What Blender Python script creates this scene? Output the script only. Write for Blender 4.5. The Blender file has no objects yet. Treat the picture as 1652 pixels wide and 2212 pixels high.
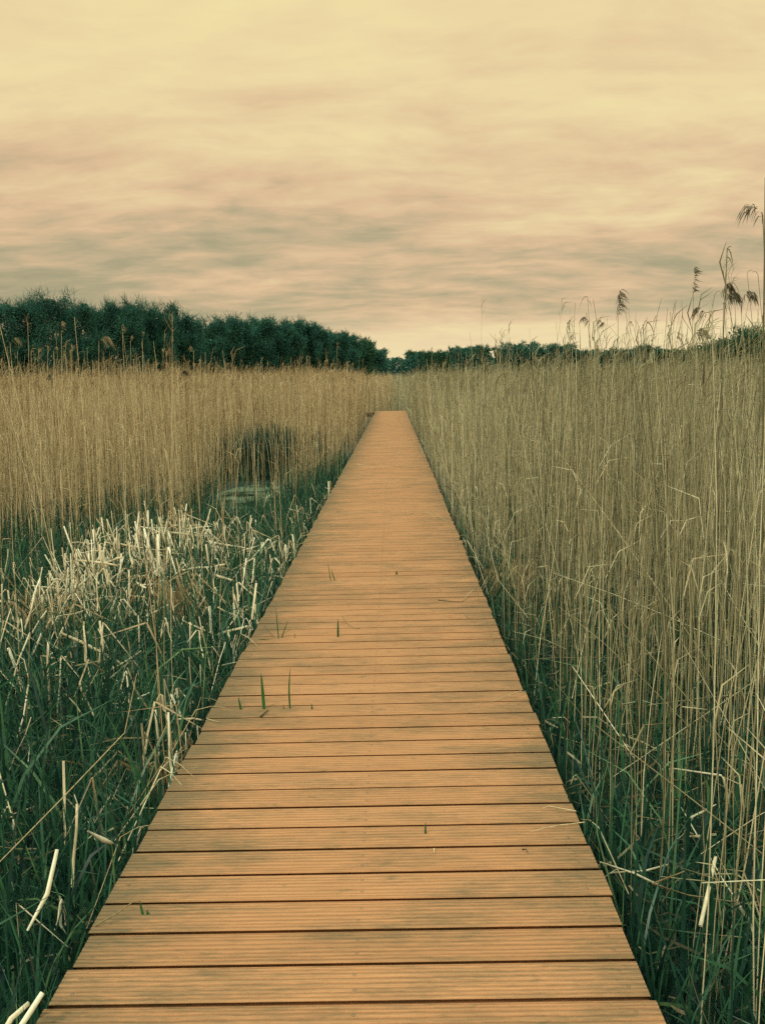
import bpy, math
import numpy as np
from mathutils import Matrix, Vector

RNG = np.random.default_rng(7)
SC = bpy.context.scene
COL = SC.collection
GZ = -0.45            # marsh ground level; the deck surface is z = 0
EYE = (0.144, 0.0, 1.55)
PITCH, YAW, ROLL = 0.14228, -0.01475, -0.02452
FPX, WPX, HPX = 1998.0, 1652.0, 2212.0

# ------------------------------------------------------------------ camera
def cam_axes():
    cp, sp = math.cos(PITCH), math.sin(PITCH)
    cy, sy = math.cos(YAW), math.sin(YAW)
    fw = Vector((sy * cp, cy * cp, -sp)); rt = Vector((cy, -sy, 0)); up = rt.cross(fw)
    cr, sr = math.cos(ROLL), math.sin(ROLL)
    return fw, cr * rt + sr * up, -sr * rt + cr * up
FW, RT, UP = cam_axes()
cd = bpy.data.cameras.new('camera'); cam = bpy.data.objects.new('camera', cd); COL.objects.link(cam)
m = Matrix((RT, UP, -FW)).transposed().to_4x4(); m.translation = Vector(EYE); cam.matrix_world = m
cd.sensor_fit = 'VERTICAL'; cd.sensor_height = 24; cd.sensor_width = 24; cd.lens = FPX / HPX * 24
cd.clip_start = 0.05; cd.clip_end = 6000
SC.camera = cam

def ray(x, y):
    return FW + RT * ((x - WPX / 2) / FPX) - UP * ((y - HPX / 2) / FPX)
def at(x, y, Y):
    """point at distance Y along the walk, seen at the given place of the measured view"""
    d = ray(x, y); t = Y / d.y
    return np.array([EYE[0] + d.x * t, Y, EYE[2] + d.z * t])
def flat(x, y, z=0.0):
    d = ray(x, y); t = (z - EYE[2]) / d.z
    return np.array([EYE[0] + d.x * t, d.y * t, z])

# ------------------------------------------------------------------ tagging
def tag(o, label=None, cat=None, group=None, kind=None):
    if label: o['label'] = label
    if cat: o['category'] = cat
    if group: o['group'] = group
    if kind: o['kind'] = kind
    return o
def empty(name, loc=(0, 0, 0)):
    o = bpy.data.objects.new(name, None); COL.objects.link(o); o.location = loc
    o.empty_display_size = 0.1
    return o
def norm(v):
    return v / np.maximum(np.linalg.norm(v, axis=-1, keepdims=True), 1e-9)

class MB:
    """collects strands and quads, links them as ONE mesh object"""
    def __init__(s): s.v = []; s.q = []; s.t = []; s.n = 0
    def add(s, v, q, t):
        s.v.append(v.reshape(-1, 3)); s.q.append(q.reshape(-1, 4) + s.n); s.t.append(t.reshape(-1)); s.n += len(s.v[-1])
    def strands(s, P, R, S=3, tint=None, flatten=1.0, cap=False):
        P = np.asarray(P, float); N, K = P.shape[:2]
        R = np.broadcast_to(np.asarray(R, float), (N, K))
        if tint is None: tint = RNG.random(N)
        tint = np.broadcast_to(np.asarray(tint, float).reshape(-1, 1), (N, K)) if np.ndim(tint) < 2 else np.asarray(tint)
        T = norm(np.gradient(P, axis=1))
        a = RNG.random(N) * 6.283
        ref = np.stack([np.cos(a), np.sin(a), 0.13 * np.ones(N)], 1)[:, None, :]
        U = norm(np.cross(T, ref)); V = np.cross(T, U)
        if S == 2:
            v = np.stack([P - U * R[..., None], P + U * R[..., None]], 2)
        else:
            an = np.arange(S) / S * 2 * np.pi
            v = P[:, :, None, :] + R[..., None, None] * (np.cos(an)[None, None, :, None] * U[:, :, None, :]
                + flatten * np.sin(an)[None, None, :, None] * V[:, :, None, :])
        idx = np.arange(N * K * S).reshape(N, K, S)
        q = []
        for j in range(S if S > 2 else 1):
            j2 = (j + 1) % S
            q.append(np.stack([idx[:, :-1, j], idx[:, :-1, j2], idx[:, 1:, j2], idx[:, 1:, j]], -1).reshape(-1, 4))
        if cap and S == 6:
            for k in (0, -1):
                q.append(idx[:, k, [0, 1, 2, 3]]); q.append(idx[:, k, [0, 3, 4, 5]])
        s.add(v, np.concatenate(q), np.repeat(tint[..., None], S, -1))
    def cards(s, C, size, tint, up=0.0):
        """small leaf quads of random attitude"""
        N = len(C); A = norm(RNG.normal(size=(N, 3)) + np.array([0, 0, up])); B = norm(np.cross(A, RNG.normal(size=(N, 3))))
        h = np.broadcast_to(size, (N,))[:, None] * .5
        w = h * (0.45 + .35 * RNG.random((N, 1)))
        v = np.stack([C - A * h, C + B * w, C + A * h * (.8 + .5 * RNG.random((N, 1))), C - B * w], 1)
        s.add(v, np.arange(N * 4).reshape(N, 4), np.repeat(tint[:, None], 4, 1))
    def box(s, lo, hi, tint=0.5):
        x0, y0, z0 = lo; x1, y1, z1 = hi
        v = np.array([[x0,y0,z0],[x1,y0,z0],[x1,y1,z0],[x0,y1,z0],[x0,y0,z1],[x1,y0,z1],[x1,y1,z1],[x0,y1,z1]], float)
        q = np.array([[0,3,2,1],[4,5,6,7],[0,1,5,4],[1,2,6,5],[2,3,7,6],[3,0,4,7]])
        s.add(v, q, np.full(8, tint))
    def build(s, name, mat, parent=None, origin=None, smooth=False):
        v = np.concatenate(s.v); q = np.concatenate(s.q); t = np.concatenate(s.t)
        if origin is not None: v = v - np.asarray(origin)
        me = bpy.data.meshes.new(name)
        me.vertices.add(len(v)); me.vertices.foreach_set('co', v.astype(np.float32).ravel())
        me.loops.add(q.size); me.loops.foreach_set('vertex_index', q.astype(np.int32).ravel())
        me.polygons.add(len(q)); me.polygons.foreach_set('loop_start', (np.arange(len(q)) * 4).astype(np.int32))
        if smooth: me.polygons.foreach_set('use_smooth', np.ones(len(q), bool))
        at_ = me.attributes.new('tint', 'FLOAT', 'POINT'); at_.data.foreach_set('value', t.astype(np.float32))
        me.update(calc_edges=True); me.validate()
        me.materials.append(mat)
        o = bpy.data.objects.new(name, me); COL.objects.link(o)
        if parent is not None: o.parent = parent
        elif origin is not None: o.location = origin
        return o

# ------------------------------------------------------------------ materials
def new_mat(name):
    mt = bpy.data.materials.new(name); mt.use_nodes = True; nt = mt.node_tree; nt.nodes.clear()
    out = nt.nodes.new('ShaderNodeOutputMaterial')
    return mt, nt, nt.nodes, nt.links, out
def ramp(nd, stops):
    r = nd.new('ShaderNodeValToRGB'); e = r.color_ramp.elements
    while len(e) < len(stops): e.new(0.5)
    for k, (p, c) in enumerate(stops): e[k].position = p; e[k].color = (*c, 1)
    return r
def noise(nd, lk, vec, scale, detail=4, rough=.55, stretch=None):
    if stretch:
        mp = nd.new('ShaderNodeMapping'); mp.inputs['Scale'].default_value = stretch; lk.new(vec, mp.inputs[0]); vec = mp.outputs[0]
    n = nd.new('ShaderNodeTexNoise'); n.inputs['Scale'].default_value = scale; n.inputs['Detail'].default_value = detail
    n.inputs['Roughness'].default_value = rough; lk.new(vec, n.inputs['Vector'])
    return n.outputs['Fac']
def mixc(nd, lk, fac, a, b, mode='MIX'):
    x = nd.new('ShaderNodeMix'); x.data_type = 'RGBA'; x.blend_type = mode
    for sock, val in ((x.inputs[0], fac), (x.inputs[6], a), (x.inputs[7], b)):
        if isinstance(val, (int, float)): sock.default_value = val
        elif isinstance(val, tuple): sock.default_value = (*val, 1)
        else: lk.new(val, sock)
    return x.outputs[2]
def maths(nd, lk, op, a, b=None, clamp=False):
    x = nd.new('ShaderNodeMath'); x.operation = op; x.use_clamp = clamp
    for sock, val in ((x.inputs[0], a), (x.inputs[1], b)):
        if val is None: continue
        if isinstance(val, (int, float)): sock.default_value = val
        else: lk.new(val, sock)
    return x.outputs[0]

def plant_mat(name, stops, spots=0.25, translucent=0.0, stretch=(60, 60, 7), rough=.8, spec=.25):
    mt, nt, nd, lk, out = new_mat(name)
    a = nd.new('ShaderNodeAttribute'); a.attribute_name = 'tint'
    c = ramp(nd, stops); lk.new(a.outputs['Fac'], c.inputs[0])
    g = nd.new('ShaderNodeNewGeometry')
    n = noise(nd, lk, g.outputs['Position'], 1.0, 3, .6, stretch)
    v = nd.new('ShaderNodeMapRange'); v.inputs[1].default_value = .35; v.inputs[2].default_value = .65
    v.inputs[3].default_value = 1 - spots; v.inputs[4].default_value = 1 + spots * .6; lk.new(n, v.inputs[0])
    cv = nd.new('ShaderNodeVectorMath'); cv.operation = 'SCALE'; lk.new(c.outputs[0], cv.inputs[0]); lk.new(v.outputs[0], cv.inputs['Scale'])
    b = nd.new('ShaderNodeBsdfPrincipled'); lk.new(cv.outputs[0], b.inputs['Base Color']); b.inputs['Roughness'].default_value = rough
    b.inputs['Specular IOR Level'].default_value = spec
    if translucent:
        t = nd.new('ShaderNodeBsdfTranslucent'); lk.new(cv.outputs[0], t.inputs['Color'])
        mx = nd.new('ShaderNodeMixShader'); mx.inputs[0].default_value = translucent
        lk.new(b.outputs[0], mx.inputs[1]); lk.new(t.outputs[0], mx.inputs[2]); lk.new(mx.outputs[0], out.inputs[0])
    else: lk.new(b.outputs[0], out.inputs[0])
    return mt

M_REED = plant_mat('dry_reed', [(0, (.15, .105, .055)), (.3, (.42, .305, .16)), (.7, (.68, .53, .31)), (1, (.86, .72, .48))], .3)
M_REED_G = plant_mat('weathered_reed', [(0, (.105, .10, .06)), (.3, (.30, .27, .155)), (.7, (.52, .46, .28)), (1, (.80, .72, .49))], .3)
M_PLUME = plant_mat('reed_plume', [(0, (.07, .065, .045)), (.5, (.17, .14, .085)), (1, (.42, .33, .19))], .3)
M_STALK = plant_mat('pale_stalk', [(0, (.40, .29, .16)), (.3, (.68, .55, .36)), (.75, (.86, .74, .53)), (1, (.95, .87, .68))], .16, 0, (50, 50, 18))
M_TUFT = plant_mat('dead_leaf', [(0, (.26, .19, .10)), (.5, (.46, .35, .20)), (1, (.66, .54, .35))], .25, .15)
M_LITTER = plant_mat('straw_litter', [(0, (.06, .07, .045)), (.5, (.20, .18, .10)), (1, (.60, .52, .33))], .3)
M_GREEN = plant_mat('green_blade', [(0, (.012, .046, .038)), (.45, (.034, .115, .070)), (.8, (.065, .185, .09)), (1, (.19, .32, .15))], .3, .3, (30, 30, 9), .38, .5)
M_SHOOT = plant_mat('fresh_shoot', [(0, (.02, .10, .035)), (1, (.06, .20, .05))], .25, .25, (80, 80, 30), .5)
M_STRAW = plant_mat('loose_straw', [(0, (.07, .07, .045)), (.5, (.45, .33, .16)), (1, (.78, .66, .42))], .25, 0, (60, 60, 60))
M_TREE = plant_mat('tree_leaf', [(0, (.022, .085, .072)), (.5, (.038, .14, .105)), (1, (.10, .24, .13))], .3, .2, (.5, .5, .35))
M_TREE_L = plant_mat('spring_leaf', [(0, (.02, .075, .055)), (.5, (.045, .13, .07)), (1, (.10, .21, .09))], .3, .25, (.5, .5, .35))
M_BARK = plant_mat('bark', [(0, (.03, .05, .04)), (1, (.09, .10, .075))], .3, 0, (3, 3, .6))

def mud_mat():
    mt, nt, nd, lk, out = new_mat('marsh_mud')
    g = nd.new('ShaderNodeNewGeometry')
    n1 = noise(nd, lk, g.outputs['Position'], .9, 6); n2 = noise(nd, lk, g.outputs['Position'], 14, 5)
    c = ramp(nd, [(.3, (.012, .032, .031)), (.55, (.022, .05, .041)), (.75, (.04, .065, .045))]); lk.new(maths(nd, lk, 'ADD', maths(nd, lk, 'MULTIPLY', n1, .5), maths(nd, lk, 'MULTIPLY', n2, .5)), c.inputs[0])
    b = nd.new('ShaderNodeBsdfPrincipled'); lk.new(c.outputs[0], b.inputs['Base Color']); b.inputs['Roughness'].default_value = .75
    bp = nd.new('ShaderNodeBump'); bp.inputs['Strength'].default_value = .6; bp.inputs['Distance'].default_value = .05; lk.new(n2, bp.inputs['Height']); lk.new(bp.outputs[0], b.inputs['Normal'])
    lk.new(b.outputs[0], out.inputs[0]); return mt
def water_mat():
    mt, nt, nd, lk, out = new_mat('pond_water')
    g = nd.new('ShaderNodeNewGeometry')
    b = nd.new('ShaderNodeBsdfPrincipled'); b.inputs['Base Color'].default_value = (.012, .03, .02, 1); b.inputs['Roughness'].default_value = .06
    b.inputs['IOR'].default_value = 1.33
    n = noise(nd, lk, g.outputs['Position'], 5, 3)
    bp = nd.new('ShaderNodeBump'); bp.inputs['Strength'].default_value = .12; bp.inputs['Distance'].default_value = .02; lk.new(n, bp.inputs['Height']); lk.new(bp.outputs[0], b.inputs['Normal'])
    # pale green patches over the dark water
    dn = noise(nd, lk, g.outputs['Position'], 1.5, 6, .6); fr = nd.new('ShaderNodeMapRange'); fr.inputs[1].default_value = .42; fr.inputs[2].default_value = .54; lk.new(dn, fr.inputs[0])
    db = nd.new('ShaderNodeBsdfPrincipled'); db.inputs['Base Color'].default_value = (.14, .185, .105, 1); db.inputs['Roughness'].default_value = .6
    mx = nd.new('ShaderNodeMixShader'); lk.new(fr.outputs[0], mx.inputs[0]); lk.new(b.outputs[0], mx.inputs[1]); lk.new(db.outputs[0], mx.inputs[2])
    lk.new(mx.outputs[0], out.inputs[0]); return mt
def deck_mat():
    mt, nt, nd, lk, out = new_mat('composite_board')
    g = nd.new('ShaderNodeNewGeometry'); P = g.outputs['Position']
    a = nd.new('ShaderNodeAttribute'); a.attribute_name = 'tint'
    base = ramp(nd, [(0, (.43, .205, .095)), (.5, (.53, .255, .12)), (1, (.61, .305, .15))]); lk.new(a.outputs['Fac'], base.inputs[0])
    fib = noise(nd, lk, P, 1, 4, .7, (5, 160, 1))
    f = nd.new('ShaderNodeMapRange'); f.inputs[1].default_value = .3; f.inputs[2].default_value = .7; f.inputs[3].default_value = .76; f.inputs[4].default_value = 1.16; lk.new(fib, f.inputs[0])
    cv = nd.new('ShaderNodeVectorMath'); cv.operation = 'SCALE'; lk.new(base.outputs[0], cv.inputs[0]); lk.new(f.outputs[0], cv.inputs['Scale'])
    # fine pale speckle of the wood-plastic surface
    sp = noise(nd, lk, P, 420, 2, .6)
    sr = ramp(nd, [(.35, (.86, .86, .86)), (.65, (1.1, 1.1, 1.1))]); lk.new(sp, sr.inputs[0])
    c1 = mixc(nd, lk, 1.0, cv.outputs[0], sr.outputs[0], 'MULTIPLY')
    # green-grey algae: streaks along the boards, heavier towards the board ends
    sx = nd.new('ShaderNodeSeparateXYZ'); lk.new(P, sx.inputs[0])
    off = nd.new('ShaderNodeVectorMath'); off.operation = 'MULTIPLY_ADD'; cmb = nd.new('ShaderNodeCombineXYZ')
    for k in (0, 1): lk.new(a.outputs['Fac'], cmb.inputs[k])
    lk.new(cmb.outputs[0], off.inputs[0]); off.inputs[1].default_value = (57, 23, 0); lk.new(P, off.inputs[2])
    al = noise(nd, lk, P, 1, 6, .65, (1.7, 3.2, 1))
    alb = noise(nd, lk, off.outputs[0], 1, 5, .65, (2.2, 14, 1))
    al2 = noise(nd, lk, P, 1, 4, .7, (14, 130, 1))
    le = maths(nd, lk, 'MULTIPLY', maths(nd, lk, 'MAXIMUM', maths(nd, lk, 'MULTIPLY', sx.outputs[0], -1.3), maths(nd, lk, 'MULTIPLY', sx.outputs[0], 1.1)), 1.0)
    edge = maths(nd, lk, 'POWER', le, 3.0)
    s = maths(nd, lk, 'ADD', maths(nd, lk, 'MULTIPLY', al, .38), maths(nd, lk, 'MULTIPLY', alb, .30))
    s = maths(nd, lk, 'ADD', s, maths(nd, lk, 'MULTIPLY', al2, .32))
    s = maths(nd, lk, 'ADD', s, maths(nd, lk, 'MULTIPLY', edge, .15))
    mr = nd.new('ShaderNodeMapRange'); mr.inputs[1].default_value = .485; mr.inputs[2].default_value = .64; mr.inputs[3].default_value = 0; mr.inputs[4].default_value = .74; lk.new(s, mr.inputs[0])
    c2 = mixc(nd, lk, mr.outputs[0], c1, (.115, .105, .06))
    # small dark blotches
    bl = noise(nd, lk, P, 1, 4, .6, (7, 16, 1))
    br = nd.new('ShaderNodeMapRange'); br.inputs[1].default_value = .62; br.inputs[2].default_value = .78; br.inputs[4].default_value = .75; lk.new(bl, br.inputs[0])
    c3 = mixc(nd, lk, br.outputs[0], c2, (.10, .10, .055))
    b = nd.new('ShaderNodeBsdfPrincipled'); lk.new(c3, b.inputs['Base Color']); b.inputs['Roughness'].default_value = .8; b.inputs['Specular IOR Level'].default_value = .2
    bp = nd.new('ShaderNodeBump'); bp.inputs['Strength'].default_value = .25; bp.inputs['Distance'].default_value = .002; lk.new(fib, bp.inputs['Height']); lk.new(bp.outputs[0], b.inputs['Normal'])
    lk.new(b.outputs[0], out.inputs[0]); return mt
def plain(name, col, rough=.6, metal=0.0):
    mt, nt, nd, lk, out = new_mat(name); g = nd.new('ShaderNodeNewGeometry'); n = noise(nd, lk, g.outputs['Position'], 25, 4)
    c = ramp(nd, [(.3, tuple(x * .7 for x in col)), (.7, tuple(x * 1.2 for x in col))]); lk.new(n, c.inputs[0])
    b = nd.new('ShaderNodeBsdfPrincipled'); lk.new(c.outputs[0], b.inputs['Base Color']); b.inputs['Roughness'].default_value = rough; b.inputs['Metallic'].default_value = metal
    lk.new(b.outputs[0], out.inputs[0]); return mt
M_MUD, M_WATER, M_DECK = mud_mat(), water_mat(), deck_mat()
M_BEAM = plain('wet_timber', (.045, .04, .025)); M_SCREW = plain('screw_steel', (.13, .115, .085), .45, .5)

# ------------------------------------------------------------------ sky and light
SUN_EL, SUN_AZ = math.radians(48), math.radians(215)     # azimuth clockwise from +Y: behind the camera, to the left
w = bpy.data.worlds.new('World'); SC.world = w; w.use_nodes = True
nt = w.node_tree; nd, lk = nt.nodes, nt.links; nd.clear()
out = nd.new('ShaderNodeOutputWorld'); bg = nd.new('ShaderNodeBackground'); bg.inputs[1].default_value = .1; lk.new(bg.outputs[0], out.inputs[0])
sk = nd.new('ShaderNodeTexSky'); sk.sky_type = 'NISHITA'; sk.sun_disc = False; sk.sun_elevation = SUN_EL; sk.sun_rotation = SUN_AZ
tc = nd.new('ShaderNodeTexCoord'); D = tc.outputs['Generated']
sx = nd.new('ShaderNodeSeparateXYZ'); lk.new(D, sx.inputs[0])
zc = maths(nd, lk, 'MAXIMUM', sx.outputs[2], 0.0)
den = maths(nd, lk, 'ADD', zc, .17)
pv = nd.new('ShaderNodeCombineXYZ'); lk.new(maths(nd, lk, 'DIVIDE', sx.outputs[0], den), pv.inputs[0]); lk.new(maths(nd, lk, 'DIVIDE', sx.outputs[1], den), pv.inputs[1])
warp = nd.new('ShaderNodeTexNoise'); warp.inputs['Scale'].default_value = 1.3; lk.new(pv.outputs[0], warp.inputs['Vector'])
wv = nd.new('ShaderNodeVectorMath'); wv.operation = 'MULTIPLY_ADD'; lk.new(warp.outputs['Color'], wv.inputs[0]); wv.inputs[1].default_value = (.32, .32, 0); lk.new(pv.outputs[0], wv.inputs[2])
nA = noise(nd, lk, wv.outputs[0], 1.5, 8, .55, (.75, 1.2, 1))
nB = noise(nd, lk, wv.outputs[0], 6.5, 7, .6, (.7, 1.3, 1))
cl = maths(nd, lk, 'ADD', maths(nd, lk, 'MULTIPLY', nA, .62), maths(nd, lk, 'MULTIPLY', nB, .38))
# tone by height: bright slot at the horizon, dull band above it, brighter and yellower higher up
el = ramp(nd, [(0.0, (.80,)*3), (.045, (.72,)*3), (.066, (.36,)*3), (.12, (.38,)*3), (.19, (.58,)*3), (.28, (.74,)*3), (.42, (.88,)*3), (.6, (1,)*3)])
lk.new(zc, el.inputs[0]); el.color_ramp.interpolation = 'EASE'
amp = nd.new('ShaderNodeMapRange'); amp.inputs[1].default_value = .16; amp.inputs[2].default_value = .36; amp.inputs[3].default_value = 1.6; amp.inputs[4].default_value = 1.0; lk.new(zc, amp.inputs[0])
tone = maths(nd, lk, 'ADD', el.outputs[0], maths(nd, lk, 'MULTIPLY', maths(nd, lk, 'SUBTRACT', cl, .5), amp.outputs[0]))
low = nd.new('ShaderNodeMapRange'); low.inputs[1].default_value = .12; low.inputs[2].default_value = .30; low.inputs[3].default_value = .25; low.inputs[4].default_value = 0; lk.new(zc, low.inputs[0])
tone = maths(nd, lk, 'ADD', tone, maths(nd, lk, 'MULTIPLY', sx.outputs[0], low.outputs[0]), True)
cc = ramp(nd, [(0, (.30, .285, .17)), (.25, (.44, .375, .215)), (.5, (.74, .515, .295)), (.75, (.86, .685, .365)), (1, (.92, .80, .385))])
lk.new(tone, cc.inputs[0])
# overcast sky is about twice as bright overhead as at twenty degrees
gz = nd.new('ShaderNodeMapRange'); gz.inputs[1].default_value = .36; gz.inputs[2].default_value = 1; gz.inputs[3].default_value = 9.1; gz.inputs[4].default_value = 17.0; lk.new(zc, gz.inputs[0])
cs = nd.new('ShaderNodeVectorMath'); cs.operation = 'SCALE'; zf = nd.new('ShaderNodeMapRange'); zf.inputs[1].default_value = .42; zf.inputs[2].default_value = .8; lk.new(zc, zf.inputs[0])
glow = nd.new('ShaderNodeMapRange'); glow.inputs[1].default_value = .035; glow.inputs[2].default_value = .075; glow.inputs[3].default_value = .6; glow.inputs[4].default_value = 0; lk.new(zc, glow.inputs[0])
lk.new(mixc(nd, lk, zf.outputs[0], mixc(nd, lk, glow.outputs[0], cc.outputs[0], (.86, .69, .42)), (.58, .84, .74)), cs.inputs[0]); lk.new(gz.outputs[0], cs.inputs['Scale'])  # overhead sky, out of view, is tinted teal to colour the shade
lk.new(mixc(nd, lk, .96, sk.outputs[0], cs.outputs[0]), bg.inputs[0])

sd = bpy.data.lights.new('sun', 'SUN'); sd.energy = 1.5; sd.angle = math.radians(14); sd.color = (1, .88, .66)
so = bpy.data.objects.new('sun', sd); COL.objects.link(so)
dirv = Vector((math.sin(SUN_AZ) * math.cos(SUN_EL), math.cos(SUN_AZ) * math.cos(SUN_EL), math.sin(SUN_EL)))
so.rotation_euler = dirv.to_track_quat('Z', 'Y').to_euler()

vs = SC.view_settings; vs.view_transform = 'Standard'; vs.look = 'None'; vs.exposure = 0.14; vs.gamma = 1; vs.use_curve_mapping = False
SC.cycles.max_bounces = 5; SC.cycles.diffuse_bounces = 3; SC.cycles.glossy_bounces = 2; SC.cycles.transmission_bounces = 3; SC.cycles.transparent_max_bounces = 4
SC.cycles.use_denoising = False; SC.cycles.use_adaptive_sampling = False

# ------------------------------------------------------------------ ground and pond
def sheet():
    g = MB(); xs = np.array([-2500, -300, -60, -20, -8, 0, 8, 20, 60, 300, 2500.]); ys = np.array([-300, -20, 0, 5, 10, 20, 40, 80, 200, 600, 4000.])
    X, Y = np.meshgrid(xs, ys, indexing='ij'); v = np.stack([X, Y, np.full_like(X, GZ)], -1); n = len(xs)
    i = np.arange(n * n).reshape(n, n)
    g.add(v, np.stack([i[:-1, :-1], i[1:, :-1], i[1:, 1:], i[:-1, 1:]], -1), np.zeros(n * n))
    return g.build('ground', M_MUD)
tag(sheet(), 'dark wet marsh ground under the reeds', kind='structure')
POOL = (-2.34, 15.9, .72, 2.2)
def pool():
    g = MB(); n = 40; an = np.arange(n) / n * 2 * np.pi
    rr = 1 + .12 * np.sin(3 * an + 1) + .08 * np.sin(5 * an)
    out_ = np.stack([POOL[0] + POOL[2] * rr * np.cos(an), POOL[1] + POOL[3] * rr * np.sin(an), np.full(n, GZ + .02)], 1)
    v = np.concatenate([out_, out_ * [0, 0, 1] + [POOL[0], POOL[1], 0]])
    i = np.arange(n); j = (i + 1) % n
    inner = out_ * [.5, .5, 1] + [POOL[0] * .5, POOL[1] * .5, 0]
    g.add(np.concatenate([out_, inner]), np.stack([i, j, j + n, i + n], 1), np.zeros(2 * n))
    k = np.arange(0, n - 2, 2)
    g.add(inner, np.stack([np.zeros_like(k), k + 1, k + 2, np.minimum(k + 3, n - 1)], 1)[:-1], np.zeros(n))
    return g.build('water', M_WATER)
tag(pool(), 'small open pool with pale green patches among the reeds', kind='structure')

# ------------------------------------------------------------------ boardwalk
HW = .7615; PITCHB = .1545; BW = .1405; YE = 44.6
def board_profile():
    """cross-section of a ribbed board from its near to its far edge: (y, z)"""
    p = [(0, -.028), (0, -.023), (.026, -.020), (.026, -.005), (0, -.0025), (0, -.0015), (.0015, 0)]
    for c in (.016, .031, .048, .068, .089, .110, .124, .136):
        d = .0065 if c not in (.031, .124) else .004; h = .0019
        p += [(c - h, 0), (c - h * .75, -d), (c + h * .75, -d), (c + h, 0)]
    p += [(BW - .0015, 0), (BW, -.0015), (BW, -.0025), (BW - .026, -.005), (BW - .026, -.020), (BW, -.023), (BW, -.028)]
    return np.array(p)
def deck():
    root = empty('boardwalk', (0, 0, 0))
    tag(root, 'long straight orange-brown boardwalk of ribbed boards crossing the reed bed', 'boardwalk')
    g = MB(); pr = board_profile(); K = len(pr)
    y = .9; nb = 0; FAR_SCR = SCR = MB()
    while y < YE - PITCHB:
        xl = -HW + RNG.normal() * .0045; xr = HW + RNG.normal() * .0045; dz = RNG.normal() * .0004; tl = RNG.normal() * .0006
        tint = np.clip(.5 + RNG.normal() * .11, 0, 1)
        pp = pr if RNG.random() < .5 else np.stack([BW - pr[::-1, 0], pr[::-1, 1]], 1)
        v = np.zeros((2, K, 3)); v[0, :, 0] = xl; v[1, :, 0] = xr
        v[:, :, 1] = y + pp[:, 0] + np.array([[tl], [-tl]]); v[:, :, 2] = pp[:, 1] + dz
        i = np.arange(2 * K).reshape(2, K)
        q = np.stack([i[0, :-1], i[1, :-1], i[1, 1:], i[0, 1:]], -1)
        q = np.concatenate([q, [[i[0, 0], i[0, -1], i[1, -1], i[1, 0]]], [[i[0, 0], i[0, 6], i[0, -7], i[0, -1]]], [[i[1, 0], i[1, -1], i[1, -7], i[1, 6]]]])
        g.add(v, q, np.full(2 * K, tint))
        if y < 14:
            for sxx in (-.715, .012, .705):
                for sy in (.039, .101):
                    if nb >= 8 and nb < 24: SCR = MB()
                    cx = sxx + RNG.normal() * .003 ; cyy = y + sy + RNG.normal() * .0015; r = .005
                    an = np.arange(8) / 8 * 2 * np.pi
                    vv = np.concatenate([np.stack([cx + r * np.cos(an), cyy + r * np.sin(an), np.full(8, dz + .0006)], 1),
                                         np.stack([cx + r * .45 * np.cos(an), cyy + r * .45 * np.sin(an), np.full(8, dz - .0006)], 1)])
                    k = np.arange(8); k2 = (k + 1) % 8
                    SCR.add(vv, np.concatenate([np.stack([k, k2, k2 + 8, k + 8], 1), [[8, 9, 10, 11], [8, 11, 12, 13], [8, 13, 14, 15]]]), np.full(16, .5))
                    if nb >= 8 and nb < 24: SCR.build('screw', M_SCREW, root)
                    SCR = FAR_SCR
        y += PITCHB; nb += 1
    yend = y
    g.build('decking', M_DECK, root)
    tag(FAR_SCR.build('screws', M_SCREW, root), kind='stuff')
    for x in (-.69, 0, .69):
        b = MB(); b.box((x - .03, .9, -.18), (x + .03, YE, -.0285)); b.build('joist', M_BEAM, root)
    for yy in np.arange(1.6, 44, 2.4):
        b = MB(); b.box((-.70, yy, -.32), (.70, yy + .09, -.1805)); b.build('crossbeam', M_BEAM, root)
        for x in (-.56, .56):
            b = MB(); b.box((x - .05, yy + .0905, -1.0), (x + .05, yy + .19, -.181)); b.build('post', M_BEAM, root)
    # the end turns left: boards laid the same way on a wider landing
    b = MB(); yy = yend + .004
    for k in range(8):
        v = np.zeros((2, K, 3)); v[0, :, 0] = -4.6; v[1, :, 0] = HW - .01
        v[:, :, 1] = yy + pr[:, 0]; v[:, :, 2] = pr[:, 1] + .004
        i = np.arange(2 * K).reshape(2, K)
        q = np.concatenate([np.stack([i[0, :-1], i[1, :-1], i[1, 1:], i[0, 1:]], -1), [[i[0, 0], i[0, -1], i[1, -1], i[1, 0]]]])
        b.add(v, q, np.full(2 * K, .85)); yy += PITCHB
    b.build('landing', M_DECK, root)
    b = MB(); b.box((-4.6, yend + .03, -.2), (HW - .03, yend + .09, -.026)); b.build('landing_beam', M_BEAM, root)
    return root
deck()

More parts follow.
